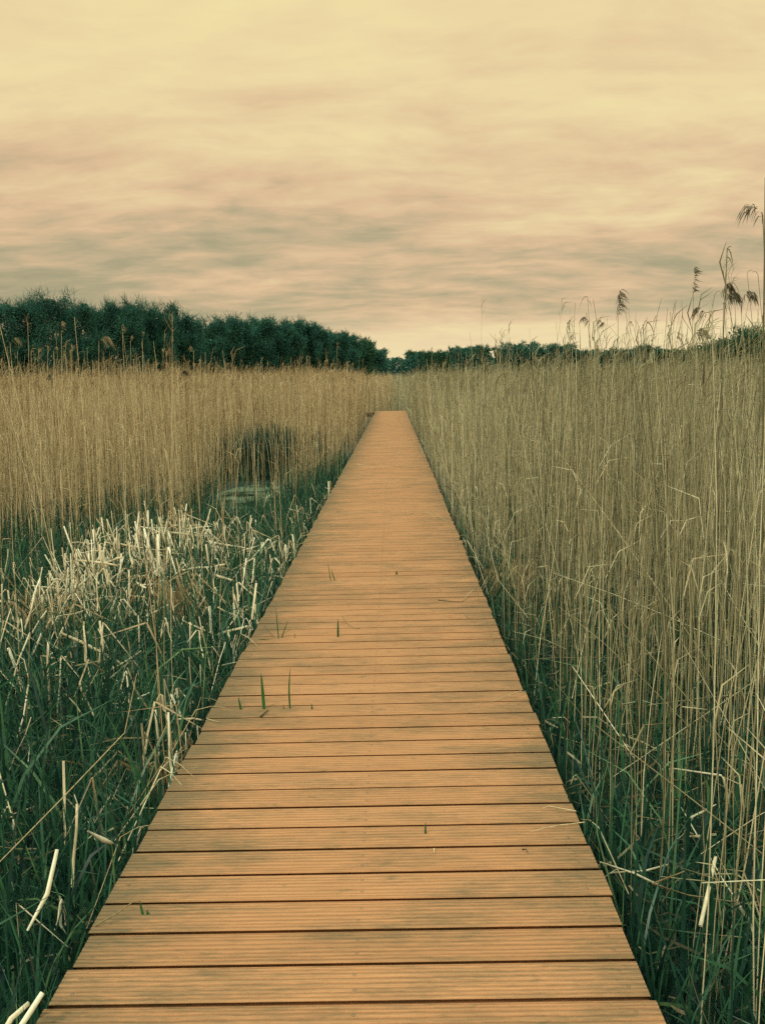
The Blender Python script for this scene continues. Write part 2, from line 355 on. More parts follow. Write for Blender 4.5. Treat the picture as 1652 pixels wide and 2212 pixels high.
# ------------------------------------------------------------------ reed bed
def smooth(a, b, x):
    t = np.clip((x - a) / (b - a), 0, 1); return t * t * (3 - 2 * t)
def vnoise(x, y, s, seed=0):
    r = np.random.default_rng(seed); T = r.random((64, 64)); u, v = x / s, y / s
    i, j = np.floor(u).astype(int), np.floor(v).astype(int); fu, fv = u - i, v - j
    fu, fv = fu * fu * (3 - 2 * fu), fv * fv * (3 - 2 * fv)
    g = lambda a, b: T[a % 64, b % 64]
    return (g(i, j) * (1 - fu) + g(i + 1, j) * fu) * (1 - fv) + (g(i, j + 1) * (1 - fu) + g(i + 1, j + 1) * fu) * fv
def edge_left(x):
    """where the standing reeds begin on the left, behind the flattened patch"""
    return np.interp(x, [-6, -4.6, -3.6, -2.6, -1.6, -.8], [8.4, 8.9, 9.9, 12.4, 14.2, 17.0])
def density(x, y):
    d = np.ones_like(x)
    left = x < -.80; right = x > .84
    d = np.where(left | right | (y > YE + 1.6), d, 0)
    d = np.where((y > YE - .3) & (y < YE + 1.6) & (x > -4.8) & (x < .84), 0, d)
    el_ = edge_left(x) + (vnoise(x, y, .8, 3) - .5) * 1.6
    d = np.where(left, d * (.022 + .28 * smooth(-.6, .6, y - el_) + .698 * smooth(.6, 4.2, y - el_)), d)
    pr = np.hypot((x - POOL[0]) / (POOL[2] * 1.02), (y - POOL[1] - .2) / (POOL[3] + .3))
    d = np.where(left, d * (.03 + .97 * smooth(.85, 1.15, pr)), d)
    hol = np.hypot((x + 2.5) / 1.3, (y - 20.4) / 2.8)
    hol = hol + (vnoise(x, y, .22, 77) - .5) * .9
    d = np.where(left, d * (.07 + .93 * smooth(.6, 1.35, hol)), d)
    hol2 = np.hypot((x + 3.9) / .35, (y - 15.0) / 1.6)
    d = np.where(left, d * (.3 + .7 * smooth(.5, 1.3, hol2)), d)
    d = np.where(right, d * (.12 + .88 * smooth(.86, 1.15, x + .18 * (vnoise(x * 0, y, .6, 5) - .5) + .02 * np.minimum(y, 12))), d)
    d = np.where(left & (y > 16), d * (.15 + .85 * smooth(.82, 1.25, -x)), d)
    d = d * (.15 + 1.25 * vnoise(x, y, .28, 9) ** 1.5) * (.6 + .65 * vnoise(x, y, 1.4, 11))
    return d
BANDS = [(1.3, 4.2, 120, .0024), (4.2, 9, 155, .0025), (9, 18, 140, .0034), (18, 35, 80, .005), (35, 70, 26, .0095), (70, 170, 4.5, .021)]
def reed_bed(side, mat):
    g = MB(); r = RNG
    for (y0, y1, dn, rad) in BANDS:
        wmax = .47 * y1 + 1.6
        n = int(dn * 1.5 * wmax * (y1 - y0))
        x = r.random(n) * wmax * side; y = y0 + r.random(n) * (y1 - y0)
        k = (np.abs(x) < .47 * y + 1.6) & (r.random(n) * 1.15 < density(x, y))
        if side > 0: k &= x >= 0
        x, y = x[k], y[k]; n = len(x)
        h = 1.98 + .20 * smooth(4, 40, y) + r.normal(size=n) * .15 + .18 * (vnoise(x, y, 2.2, 21) - .5)
        if side > 0: h += .15 * smooth(7, 3, y) - .10 * smooth(7, 14, y)
        else: h += .12 * smooth(30, 12, y)
        tall = r.random(n) < np.where(y < 18, .06 if side > 0 else .04, .03); tall &= y > 5.2; h = np.where(tall, h + r.random(n) * (.45 if side > 0 else .36), h)
        short = r.random(n) < .16; h = np.where(short, h * (.35 + .5 * r.random(n)), h)
        lean = np.abs(r.normal(size=n)) * .055 + np.where(r.random(n) < .03, r.random(n) * .5, 0)
        az = r.random(n) * 6.283
        dx, dy = np.sin(lean) * np.cos(az) + .015, np.sin(lean) * np.sin(az); dzz = np.cos(lean)
        K = 5 if y1 < 20 else (4 if y1 < 40 else 3)
        s = np.linspace(0, 1, K)[None, :]
        bend = r.normal(size=(n, 2)) * .05
        P = np.stack([x[:, None] + (dx * h)[:, None] * s + bend[:, :1] * s ** 2 * h[:, None],
                      y[:, None] + (dy * h)[:, None] * s + bend[:, 1:] * s ** 2 * h[:, None],
                      GZ + (dzz * h)[:, None] * s], -1)
        wob = r.normal(size=(n, K, 2)) * .008; wob[:, 0] = 0; P[..., :2] += wob
        rr = rad * (.65 + .7 * r.random(n))[:, None] * (1 - .6 * s)
        tint = np.clip(.5 + r.normal(size=n) * .28 + .45 * (vnoise(x, y, 1.1, 91) - .5), 0, 1)
        g.strands(P, rr, 3, tint)
        top = P[:, -1]; tv = norm(P[:, -1] - P[:, -2])
        # dry leaf remnants
        nl = {4.2: 1.1, 9: 1.0, 18: 1.5, 35: .8, 70: .45, 170: .3}[y1]
        m = int(n * nl); 
        j = r.integers(0, n, m); f = (.12 + .6 * r.random(m)) if y1 < 20 else (.25 + .7 * r.random(m))
        seg = np.minimum((f * (K - 1)).astype(int), K - 2); fr = (f * (K - 1) - seg)[:, None]
        b0 = P[j, seg] * (1 - fr) + P[j, seg + 1] * fr
        L = (.10 + .26 * r.random(m)) * (1 + .5 * (rad > .006)); a = r.random(m) * 6.283; o = .12 + .5 * r.random(m) ** 2
        d1 = np.stack([np.cos(a) * o, np.sin(a) * o, np.ones(m)], 1); d1 = norm(d1)
        d2 = norm(d1 + np.stack([np.cos(a) * .8, np.sin(a) * .8, -.9 * r.random(m)], 1))
        PL = np.stack([b0, b0 + d1 * L[:, None] * .55, b0 + d1 * L[:, None] * .55 + d2 * L[:, None] * .45], 1)
        g.strands(PL, (rad * .95) * np.array([[.8, 1.0, .15]]), 2, np.clip(.55 + r.normal(size=m) * .22, 0, 1))
        # plumes, thin remnant ones
        pk = np.where((r.random(n) < (.30 if y1 < 40 else .22)) & ~short)[0]
        per = 5 if y1 < 20 else (4 if y1 < 40 else 2); m = len(pk) * per; jj = np.repeat(pk, per)
        a = r.random(m) * 6.283; L = .05 + .09 * r.random(m); o = .15 + .5 * r.random(m)
        b0 = top[jj] - tv[jj] * (r.random(m) * .12)[:, None]
        d1 = norm(tv[jj] + np.stack([np.cos(a) * o, np.sin(a) * o, 0 * a], 1)); d2 = norm(d1 + np.stack([.5 + 0 * a, 0 * a, -.9 * r.random(m)], 1))
        PP = np.stack([b0, b0 + d1 * L[:, None] * .6, b0 + d1 * L[:, None] * .6 + d2 * L[:, None] * .5], 1)
        g.strands(PP, (rad * 1.2 if y1 > 20 else .0030 if y1 > 9 else .0021) * np.array([[.4, 1, .2]]), 2, np.clip(.22 + r.normal(size=m) * .12, 0, 1))
    # stems leaning in over the deck edge
    n = 22; y = 2.6 + r.random(n) ** 1.5 * 26; L0 = side * (.86 + .1 * r.random(n)); x1 = side * (.775 - .14 * r.random(n) ** 2)
    A = np.stack([L0, y, -.22 + .1 * r.random(n)], 1); C_ = np.stack([x1, y + r.normal(size=n) * .22, .012 + .03 * r.random(n)], 1); Bm = np.stack([side * np.full(n, .80), (A[:, 1] + C_[:, 1]) / 2, .03 + .06 * r.random(n)], 1)
    g.strands(np.stack([A, (A + Bm) / 2, Bm, (Bm + C_) / 2 + [0, 0, .012], C_], 1), .0022 * np.array([[1, 1, .9, .7, .4]]), 3, np.clip(.7 + r.normal(size=n) * .2, 0, 1))
    # fallen and slanting stems inside the bed
    n = 520
    y = 2.5 + r.random(n) * 14; x = side * (.95 + r.random(n) * (.45 * y + .6)); k = r.random(n) < density(x, y) + .03; x, y = x[k], y[k]; n = len(x)
    a = r.random(n) * 6.283; ln = .5 + r.random(n) * 1.1; e = .15 + r.random(n) * .95
    z0 = GZ + r.random(n) * .5
    e1 = np.stack([np.cos(a) * np.cos(e), np.sin(a) * np.cos(e), np.sin(e)], 1)
    s = np.linspace(0, 1, 4)[None, :, None]
    rf = (.0016 + .0018 * r.random(n))[:, None]
    P = np.stack([x, y, z0], 1)[:, None] + e1[:, None] * ln[:, None, None] * s; P[..., 2] -= (s[..., 0] ** 2) * .12 * r.random((n, 1))
    P[..., 0] = np.where(np.abs(P[..., 0]) < .80, np.sign(side) * .80, P[..., 0])
    g.strands(P, rf * np.array([[1, .95, .85, .5]]), 3, np.clip(.62 + r.normal(size=n) * .2, 0, 1))
    return g.build('reed_bed', mat)
tag(reed_bed(-1, M_REED), 'golden brown dry reeds standing in a dense bed left of the boardwalk', 'reed bed', kind='stuff')
tag(reed_bed(1, M_REED_G), 'dense tall grey-tan reeds standing right beside the boardwalk', 'reed bed', kind='stuff')

# ------------------------------------------------------------------ green leaves and litter at the foot of the reeds
def blades(g, x, y, h, wd, lean=.25, z0=GZ, tint=None):
    side = -1 if x.mean() < 0 else 1
    r = RNG; n = len(x); a = r.random(n) * 6.283; l = np.abs(r.normal(size=n)) * lean; s = np.linspace(0, 1, 5)[None, :]
    cu = (r.random(n) ** 2 * .9)[:, None]
    out_ = h[:, None] * (np.tan(np.minimum(l, 1.0))[:, None] * s + cu * s ** 3 * .6)
    P = np.stack([x[:, None] + np.cos(a)[:, None] * out_, y[:, None] + np.sin(a)[:, None] * out_,
                  z0 + h[:, None] * (s - cu * .35 * s ** 4)], -1)
    P[..., 0] = np.where(P[..., 1] < YE, side * np.maximum(side * P[..., 0], .778), P[..., 0])
    g.strands(P, wd[:, None] * np.array([[.7, 1, .95, .65, .06]]), 2, np.clip(.40 + r.normal(size=n) * .30, 0, 1) if tint is None else tint)
def greens(side):
    g = MB(); r = RNG
    n = 40000 if side < 0 else 21000
    y = 1.4 + r.random(n) ** .8 * (19 if side < 0 else 13); x = side * (.79 + r.random(n) * (.44 * y + .7))
    if side < 0:
        d = 1 - .8 * smooth(2.0, 7.0, y - edge_left(x) - 1.0)
        d *= np.where(np.hypot((x - POOL[0]) / POOL[2], (y - POOL[1]) / POOL[3]) < 1.0, .06, 1)
        d *= .45 + .9 * vnoise(x, y, .45, 31)
    else:
        d = (1 - .72 * smooth(5, 11, y)) * (.35 + .9 * vnoise(x, y, .5, 33))
    k = r.random(n) < d; x, y = x[k], y[k]; n = len(x)
    h = (.22 + .36 * r.random(n)) * (1.05 if side < 0 else .95); h = np.where(r.random(n) < (.12 if side < 0 else .3), h * 1.45, h)
    if side < 0: h *= np.where((np.abs(x + 2.3) < .8) & (y > 10.6) & (y < 14.5), .7, 1)
    wd = (.003 + .0055 * r.random(n) ** 1.5)
    blades(g, x, y, h, wd)
    # fine grass
    n = 14000; y = 1.4 + r.random(n) * 12; x = side * (.8 + r.random(n) * (.44 * y + .5))
    k = r.random(n) < np.where(y < (edge_left(x) + 1 if side < 0 else 6), .8, .2); x, y = x[k], y[k]
    blades(g, x, y, .12 + .28 * r.random(len(x)), .0015 + .002 * r.random(len(x)), .5)
    if side < 0:   # tall dark leaves at the back of the pool
        n = 2600; x = -2.6 + r.normal(size=n) * .5; y = 18.8 + r.random(n) * 3.5
        blades(g, x, y, .5 + .7 * r.random(n), .006 + .006 * r.random(n), .2, tint=np.clip(.1 + .2 * r.random(n), 0, 1))
        n = 1200; y = 12.5 + r.random(n) * 8; x = -.82 - r.random(n) ** 1.6 * .9
        blades(g, x, y, .25 + .3 * r.random(n), .004 + .006 * r.random(n), .3)
    return g.build('marsh_leaves', M_GREEN)
tag(greens(-1), 'dark green sword-shaped leaves crowding the flattened patch left of the boardwalk', 'marsh leaves', kind='stuff')
tag(greens(1), 'dark green leaves at the foot of the reeds right of the boardwalk', 'marsh leaves', kind='stuff')
def litter(side):
    g = MB(); r = RNG; n = 5200
    y = 1.6 + r.random(n) ** .9 * 11; x = side * (.80 + r.random(n) * (.44 * y + .5)); k = r.random(n) < (.25 + .9 * vnoise(x, y, .6, 41)); x, y = x[k], y[k]; n = len(x)
    a = r.random(n) * 6.283; e = r.normal(size=n) * .45; L = .06 + .22 * r.random(n)
    d = np.stack([np.cos(a) * np.cos(e), np.sin(a) * np.cos(e), np.sin(e)], 1); d2 = norm(d + r.normal(size=(n, 3)) * .35)
    b = np.stack([x, y, GZ + .05 + .30 * r.random(n)], 1)
    P = np.stack([b, b + d * L[:, None] * .5, b + d * L[:, None] * .5 + d2 * L[:, None] * .5], 1)
    P[..., 0] = side * np.maximum(np.abs(P[..., 0]), .785)
    g.strands(P, (.0018 + .0035 * r.random(n) ** 2)[:, None] * np.array([[1, 1, .5]]), 2, r.random(n) ** 1.3)
    return g.build('straw_litter', M_LITTER)
tag(litter(-1), 'small bits of broken straw lying among the green leaves left of the boardwalk', 'litter', kind='stuff')
tag(litter(1), 'small bits of broken straw lying under the reeds right of the boardwalk', 'litter', kind='stuff')

# ------------------------------------------------------------------ broken pale stalks
def stalk_mesh(kind, L, wd, az, lean, r):
    """polyline of one broken stalk, from its foot"""
    u = np.array([math.cos(az), math.sin(az), 0]); d = np.array([0, 0, 1]) * math.cos(lean) + u * math.sin(lean)
    wig = lambda: r.normal(size=3) * .006
    if kind == 'stump':
        pts = [d * 0, d * L * .35 + wig(), d * L * .7 + wig(), d * L]
        rad = [1, 1, .95, .85]
    elif kind == 'kink':
        a2 = az + r.normal() * 1.0; u2 = np.array([math.cos(a2), math.sin(a2), 0])
        dn = norm(u2 * (.35 + .5 * r.random()) - np.array([0, 0, .5 + .7 * r.random()])); f = .5 + .15 * r.random()
        p = d * L * f
        pts = [d * 0, d * L * f * .5 + wig(), p - d * .02, p + dn * .02, p + dn * L * (1 - f) * .6 + wig(), p + dn * L * (1 - f)]
        rad = [.95, 1, 1, .95, .9, .55]
    else:
        L *= .75; dd = norm(u + np.array([0, 0, 1]) * r.normal() * .35)
        pts = [dd * -L * .5, dd * -L * .15 + wig(), dd * L * .2 + wig(), dd * L * .5]
        rad = [.9, 1, 1, .8]
    return np.array(pts), np.array(rad) * wd
def make_stalk(x, y, z, kind, L, wd, az, lean, label, group=None, tint=None):
    g = MB(); P, R = stalk_mesh(kind, L, wd, az, lean, RNG)
    P = P + [x, y, z]
    P[:, 0] = np.where((P[:, 0] > -.785) & (P[:, 0] < 0), -.785 - .01, P[:, 0])
    g.strands(P[None], R[None], 6, np.array([np.clip(.68 + RNG.normal() * .25, 0, 1) if tint is None else tint]), flatten=.28 + .3 * RNG.random(), cap=True)
    o = g.build('broken_stalk', M_STALK, origin=(x, y, z))
    return tag(o, label, 'broken stalk', group)
# (centre x, y, spread x, spread y, count) of the trampled heaps, in metres
HEAPS = [(-2.55, 9.9, .30, .45, 34), (-2.05, 9.6, .35, .4, 20), (-2.6, 8.6, .28, .5, 38), (-2.0, 8.2, .4, .6, 34), (-2.55, 7.2, .22, .5, 34), (-1.9, 7.0, .35, .5, 30), (-2.5, 6.3, .2, .35, 16),
         (-1.35, 8.6, .2, .6, 8), (-1.3, 6.9, .2, .5, 10), (-.97, 6.2, .07, .5, 9), (-.92, 8.9, .06, .7, 8), (-.9, 10.6, .06, .8, 6), (-.9, 13.2, .06, 1.0, 6),
         (-1.6, 5.3, .35, .3, 9), (-2.0, 4.7, .2, .4, 8), (-.95, 4.3, .07, .35, 8), (-1.5, 3.8, .3, .3, 5), (-1.7, 3.1, .2, .2, 3), (-.98, 3.4, .08, .3, 4), (-1.5, 10.8, .3, .5, 6)]
for (cx, cy, sx_, sy_, n) in HEAPS:
    for k in range(n):
        x = min(cx + RNG.normal() * sx_, -.83); y = max(cy + RNG.normal() * sy_, 2.0)
        kd = RNG.choice(['stump', 'kink', 'fallen'], p=[.44, .46, .10])
        up = .28 + .10 * RNG.random() if kd == 'fallen' else 0
        L = (.30 + .36 * RNG.random() ** 1.3) * (1.3 if kd == 'kink' else 1)
        mound = .24 * math.exp(-((x + 2.35) / .6) ** 2 - ((y - 8.6) / 1.9) ** 2)
        if kd == 'fallen': up += mound
        else: L += mound
        make_stalk(x, y, GZ + up, kd, L, (0.0054 + .0068 * RNG.random()) * (.72 if cy < 5.5 else 1), RNG.random() * 6.283, abs(RNG.normal()) * .40,
                   'pale broken bulrush stalk among the green leaves left of the boardwalk', 'broken stalks in the flattened patch')

def small_stalks():
    g = MB()
    for (cx, cy, sx_, sy_, n) in HEAPS:
        for k in range(int(n * 1.1)):
            x = min(cx + RNG.normal() * sx_ * 1.25, -.83); y = max(cy + RNG.normal() * sy_ * 1.25, 2.2)
            kd = RNG.choice(['stump', 'kink', 'fallen'], p=[.35, .35, .3])
            P, R = stalk_mesh(kd, .16 + .26 * RNG.random(), .004 + .004 * RNG.random(), RNG.random() * 6.283, abs(RNG.normal()) * .5, RNG)
            P = P + [x, y, GZ + .12 + .22 * RNG.random() + .2 * math.exp(-((x + 2.35) / .6) ** 2 - ((y - 8.6) / 1.9) ** 2)]; P[:, 0] = np.minimum(P[:, 0], -.795)
            g.strands(P[None], R[None], 6, np.array([np.clip(.5 + RNG.normal() * .22, 0, 1)]), flatten=.4, cap=True)
        # limp dead blades bent over between them
        m = int(n * 1.1); r = RNG
        b = np.stack([np.minimum(cx + r.normal(size=m) * sx_ * 1.2, -.83), np.maximum(cy + r.normal(size=m) * sy_ * 1.2, 2.2), GZ + .05 + .2 * r.random(m)], 1)
        a = r.random(m) * 6.283; L = .18 + .3 * r.random(m); o = np.abs(r.normal(size=m)) * .5
        d1 = norm(np.stack([np.cos(a) * o, np.sin(a) * o, np.ones(m)], 1)); a2 = a + r.normal(size=m) * .8
        d2 = norm(np.stack([np.cos(a2), np.sin(a2), -.2 - 1.3 * r.random(m)], 1))
        k1 = b + d1 * L[:, None]; k2 = k1 + d2 * .02; k3 = k1 + d2 * (L * (.4 + .6 * r.random(m)))[:, None]; k3[:, 2] -= .02
        P = np.stack([b, (b + k1) / 2 + r.normal(size=(m, 3)) * .008, k1, k2, k3], 1); P[..., 0] = np.minimum(P[..., 0], -.79)
        g.strands(P, (.002 + .0035 * r.random(m))[:, None] * np.array([[.9, 1, 1, 1, .3]]), 2, np.clip(.35 + r.normal(size=m) * .25, 0, 1))
    return g.build('stalk_fragments', M_STALK)
tag(small_stalks(), 'small pale fragments of stalk scattered among the larger broken stalks', 'stalk fragments', kind='stuff')

def tuft(x, y, h, n, label, tint0=.5):
    g = MB(); r = RNG; a = r.random(n) * 6.283; s = np.linspace(0, 1, 6)[None, :]
    o = (.03 + .10 * r.random(n))[:, None]; hh = h * (.75 + .3 * r.random(n))[:, None]
    rad = o * (s * 2.2) ** 1.5; zz = np.where(s < .55, s / .55, 1 - (s - .55) * (1.1 + .9 * r.random((n, 1))))
    lx, ly = r.normal() * .12, r.normal() * .12
    P = np.stack([x + np.cos(a)[:, None] * rad + lx * zz * h, y + np.sin(a)[:, None] * rad + ly * zz * h, GZ + hh * zz], -1)
    P[..., 0] = np.where((P[..., 0] < 0) & (P[..., 0] > -.78), -.78, np.where((P[..., 0] > 0) & (P[..., 0] < .78), .78, P[..., 0]))
    g.strands(P, (.005 + .005 * r.random(n))[:, None] * np.array([[.8, 1, 1, .9, .7, .2]]), 2, np.clip(tint0 + r.normal(size=n) * .2, 0, 1))
    return tag(g.build('dead_leaf_tuft', M_TUFT, origin=(x, y, GZ)), label, 'dead leaf tuft')
for (px, py, h, n, lab) in [
    (402, 1400, .62, 26, 'tallest hanging tuft of dead leaves, alone in the middle of the flattened patch'),
    (100, 1420, .55, 24, 'dead leaf tuft at the left end of the flattened patch, leaning among stumps'),
    (345, 1290, .42, 18, 'brown dead leaf tuft on top of the stalk heap near the standing reeds'),
    (470, 1235, .45, 16, 'slim dead leaf tuft standing between the stalk heap and the boardwalk'),
    (520, 1225, .36, 12, 'small dead leaf tuft nearer the boardwalk, right of the slim one'),
    (350, 1770, .42, 22, 'shaggy bundle of dead leaves tight against the left deck edge'),
    (285, 1330, .34, 14, 'low dead leaf tuft on the back slope of the stalk heap'),
    (640, 1195, .32, 14, 'tuft of dead leaves on the left deck edge halfway along the walk'),
    (1062, 1330, .50, 16, 'tan dead leaf tuft arching over the right deck edge'),
    (1110, 1350, .62, 24, 'splayed sheaf of dead leaves at the foot of the right-hand reeds')]:
    p = flat(px, py, GZ); xx = p[0]
    if abs(xx) < .86: xx = math.copysign(.86, xx)
    tuft(xx, p[1], h, n, lab)

# single stalks that stand out
def line_thing(name, pts, rads, mat, label, cat, tint, S=6, flatten=.7, group=None):
    g = MB(); pts = np.array(pts, float)
    g.strands(pts[None], np.array(rads, float)[None], S, np.array([tint]), flatten=flatten, cap=(S == 6))
    return tag(g.build(name, mat, origin=tuple(pts[0])), label, cat, group)
def px3(*a): return [at(*q) for q in a]
line_thing('broken_stalk', px3((40, 2225, 1.99), (70, 2180, 2.03), (92, 2145, 2.06)), [.010, .0105, .0095], M_STALK, 'thick pale stalk stump nearest the viewer, beside the left deck edge', 'broken stalk', .9)
line_thing('broken_stalk', px3((-25, 2290, 1.95), (25, 2200, 2.0), (62, 2168, 2.05)), [.008, .008, .007], M_STALK, 'pale leaning stalk right beside the nearest thick stump', 'broken stalk', .75)
line_thing('broken_stalk', px3((60, 2010, 2.45), (103, 1930, 2.5), (124, 1835, 2.55)), [.004, .0085, .0065], M_STALK, 'tall pale folded leaf blade standing among the near left leaves', 'broken stalk', .9)
line_thing('broken_stalk', px3((190, 1795, 2.9), (225, 1815, 2.92), (240, 1822, 2.95)), [.003, .011, .009], M_STALK, 'short pale split stump lying flat beside the left deck edge', 'broken stalk', .95)
line_thing('broken_stalk', px3((1296, 1862, 2.75), (1370, 1887, 2.78), (1430, 1917, 2.8)), [.0028, .005, .007], M_STALK, 'fallen jointed cane sloping away from the right deck edge', 'broken stalk', .8)
line_thing('broken_stalk', px3((1320, 1885, 2.85), (1390, 1882, 2.9), (1440, 1868, 2.95)), [.003, .004, .004], M_STALK, 'thin pale cane lying level behind the fallen jointed one', 'broken stalk', .6)
line_thing('broken_stalk', px3((1452, 1660, 3.4), (1556, 1675, 3.42), (1562, 1682, 3.42), (1585, 1790, 3.5)), [.003, .005, .006, .003], M_STALK, 'pale bent stalk folded over between the right-hand reeds', 'broken stalk', .9)
line_thing('broken_stalk', px3((1512, 2000, 2.5), (1530, 1920, 2.6), (1545, 1850, 2.65)), [.006, .006, .005], M_STALK, 'straight tan cane leaning in the dark leaves at the right', 'broken stalk', .45)
line_thing('broken_stalk', px3((1445, 1700, 3.9), (1560, 1900, 3.0), (1600, 1960, 2.8)), [.0025, .003, .003], M_STALK, 'thin pale cane slanting down through the right-hand reeds', 'broken stalk', .7)
line_thing('broken_stalk', px3((1236, 1440, 4.6), (1290, 1520, 4.2), (1370, 1640, 3.8)), [.0025, .003, .003], M_STALK, 'long thin cane slanting across the reeds near the right deck edge', 'broken stalk', .75)

# ------------------------------------------------------------------ shoots and straws on the deck
def shoot(base, tip, wd, label, bend=0.0, tint=.5):
    """a leaf blade that comes up through a gap; base and tip are measured points, the tip stands above the base"""
    b = flat(*base, 0.0); b[2] = -.02; Y = b[1] + .004; t = at(*tip, Y)
    s = np.linspace(0, 1, 6)[:, None]; P = b + (t - b) * s; P[:, 0] += bend * np.sin(s[:, 0] * np.pi)
    g = MB(); n = 6
    U = np.array([1., .25, 0]); wds = wd * np.array([.75, 1, 1, .85, .6, .08])[:, None]
    v = np.stack([P - U * wds, P + np.array([0, -.0025, 0]), P + U * wds], 1)
    i = np.arange(n * 3).reshape(n, 3)
    q = np.concatenate([np.stack([i[:-1, k], i[:-1, k + 1], i[1:, k + 1], i[1:, k]], -1) for k in (0, 1)])
    g.add(v, q, np.full(n * 3, tint))
    return tag(g.build('leaf_shoot', M_SHOOT, origin=tuple(b)), label, 'leaf shoot', 'shoots growing through the deck gaps')
shoot((571, 1532), (564, 1453), .0075, 'broad green blade growing through the deck gap, tallest of its row', 0, .55)
shoot((627, 1530), (627, 1442), .0040, 'slim upright green blade right of the broad one on the deck', -.006, .25)
shoot((522, 1533), (515, 1505), .0050, 'short green shoot leaning left of the broad blade on the deck', 0, .3)
shoot((613, 1531), (612, 1521), .0024, 'tiny green tip just left of the slim upright blade', 0, .3)
shoot((730, 1376), (730, 1337), .0062, 'stout single green spear in the middle of the deck', 0, .15)
shoot((602, 1379), (596, 1312), .0030, 'thin upright green blade rising from the straw tangle on the deck', 0, .3)
shoot((606, 1378), (622, 1340), .0034, 'green blade leaning right out of the straw tangle on the deck', 0, .2)
shoot((635, 1378), (637, 1367), .0024, 'tiny green tip right of the straw tangle', 0, .4)
shoot((715, 1254), (708, 1215), .0030, 'thin straight green blade of the farthest pair on the deck', 0, .3)
shoot((724, 1253), (715, 1228), .0040, 'leaning green blade of the farthest pair on the deck', 0, .3)
shoot((857, 1241), (856, 1233), .0085, 'stubby cut green shoot alone far along the deck', 0, .15)
shoot((918, 1801), (919, 1775), .0036, 'lone green stub right of centre on the near deck', 0, .3)
shoot((311, 1975), (302, 1945), .0038, 'short green shoot near the left deck edge in front', 0, .4)
shoot((322, 1976), (318, 1966), .0058, 'curled tiny green leaf beside the short front shoot', 0, .25)
shoot((672, 1532), (672, 1519), .0040, 'withered little shoot right of the slim upright blade', .004, .0)

def straw(pts, rad, label, tint=.9, lift=None):
    z = lift or [0.004] * len(pts)
    P = [flat(px, py, zz) for (px, py), zz in zip(pts, z)]
    return line_thing('straw_stem', P, [rad * q for q in np.linspace(1, .45, len(P))], M_STRAW, label, 'straw', tint, 6, .6, 'loose straws lying on the deck')
straw([(1243, 1752), (1205, 1745), (1185, 1741), (1166, 1748)], .0022, 'arched pale straw on the right edge of the near deck', .85, [.004, .02, .025, .004])
straw([(1262, 1776), (1210, 1782), (1175, 1788), (1144, 1798)], .0020, 'longer pale straw just in front of the arched one', .85, [.004, .012, .01, .004])
straw([(946, 1296), (975, 1299), (1000, 1300)], .0042, 'dark straight straw lying on the right half of the deck', .05)
straw([(1000, 1298), (1012, 1282), (1028, 1268), (1030, 1295)], .0030, 'pale folded straw joining the dark one at the right edge', .8, [.004, .02, .03, .01])
straw([(1003, 1322), (1006, 1330), (1012, 1336)], .0065, 'scrap of brown leaf lying below the folded straw', .35)
straw([(738, 1330), (750, 1348), (765, 1357), (778, 1358)], .0032, 'dry curved blade behind the stout green spear', .2, [.03, .015, .006, .004])
straw([(560, 1381), (585, 1379), (603, 1372), (630, 1360)], .0034, 'dry straw lying at the foot of the tangle near the left edge', .35, [.004, .006, .02, .035])
straw([(571, 1352), (582, 1366), (592, 1376)], .0036, 'dark dry stem leaning into the tangle from the left', .1, [.03, .015, .004])
straw([(562, 1549), (572, 1540), (580, 1533)], .0055, 'dark clump of withered leaf below the broad green blade', .05, [.004, .008, .004])
straw([(446, 1552), (462, 1557), (476, 1560), (474, 1553)], .0020, 'small pale curl of straw by the left deck edge', .8)
straw([(650, 1158), (690, 1153), (735, 1154)], .0042, 'pale straw lying in from the left edge halfway along', .85)
straw([(640, 1178), (672, 1166), (705, 1157)], .0040, 'tan straw slanting in from the left just before the pale one', .55)
straw([(770, 1003), (790, 1006), (806, 1008)], .0050, 'pale straw reaching in from the left far along the deck', .9)
straw([(722, 1075), (745, 1076), (768, 1077)], .0036, 'faint straw at the left edge two thirds along', .6)
straw([(937, 1833), (938, 1843)], .0026, 'tiny pale bit of straw in front of the lone green stub', .9)
straw([(1127, 1835), (1136, 1834), (1139, 1842)], .0026, 'small dark curled bit on the right of the near deck', .0)
straw([(1330, 2030), (1338, 2036), (1334, 2044)], .0020, 'dark speck of leaf near the right edge in front', .1) if False else None
straw([(1125, 1492), (1090, 1504), (1060, 1516)], .0022, 'thin pale stem lying in over the right edge', .7, [.03, .012, .004])
straw([(915, 1106), (945, 1113), (972, 1130)], .0034, 'pale straw bent over the right edge far along', .7)
straw([(205, 2000), (250, 1975), (285, 1950), (302, 1946)], .0028, 'dry green-grey blade trailing over the left edge in front', .3, [.004, .03, .045, .05])

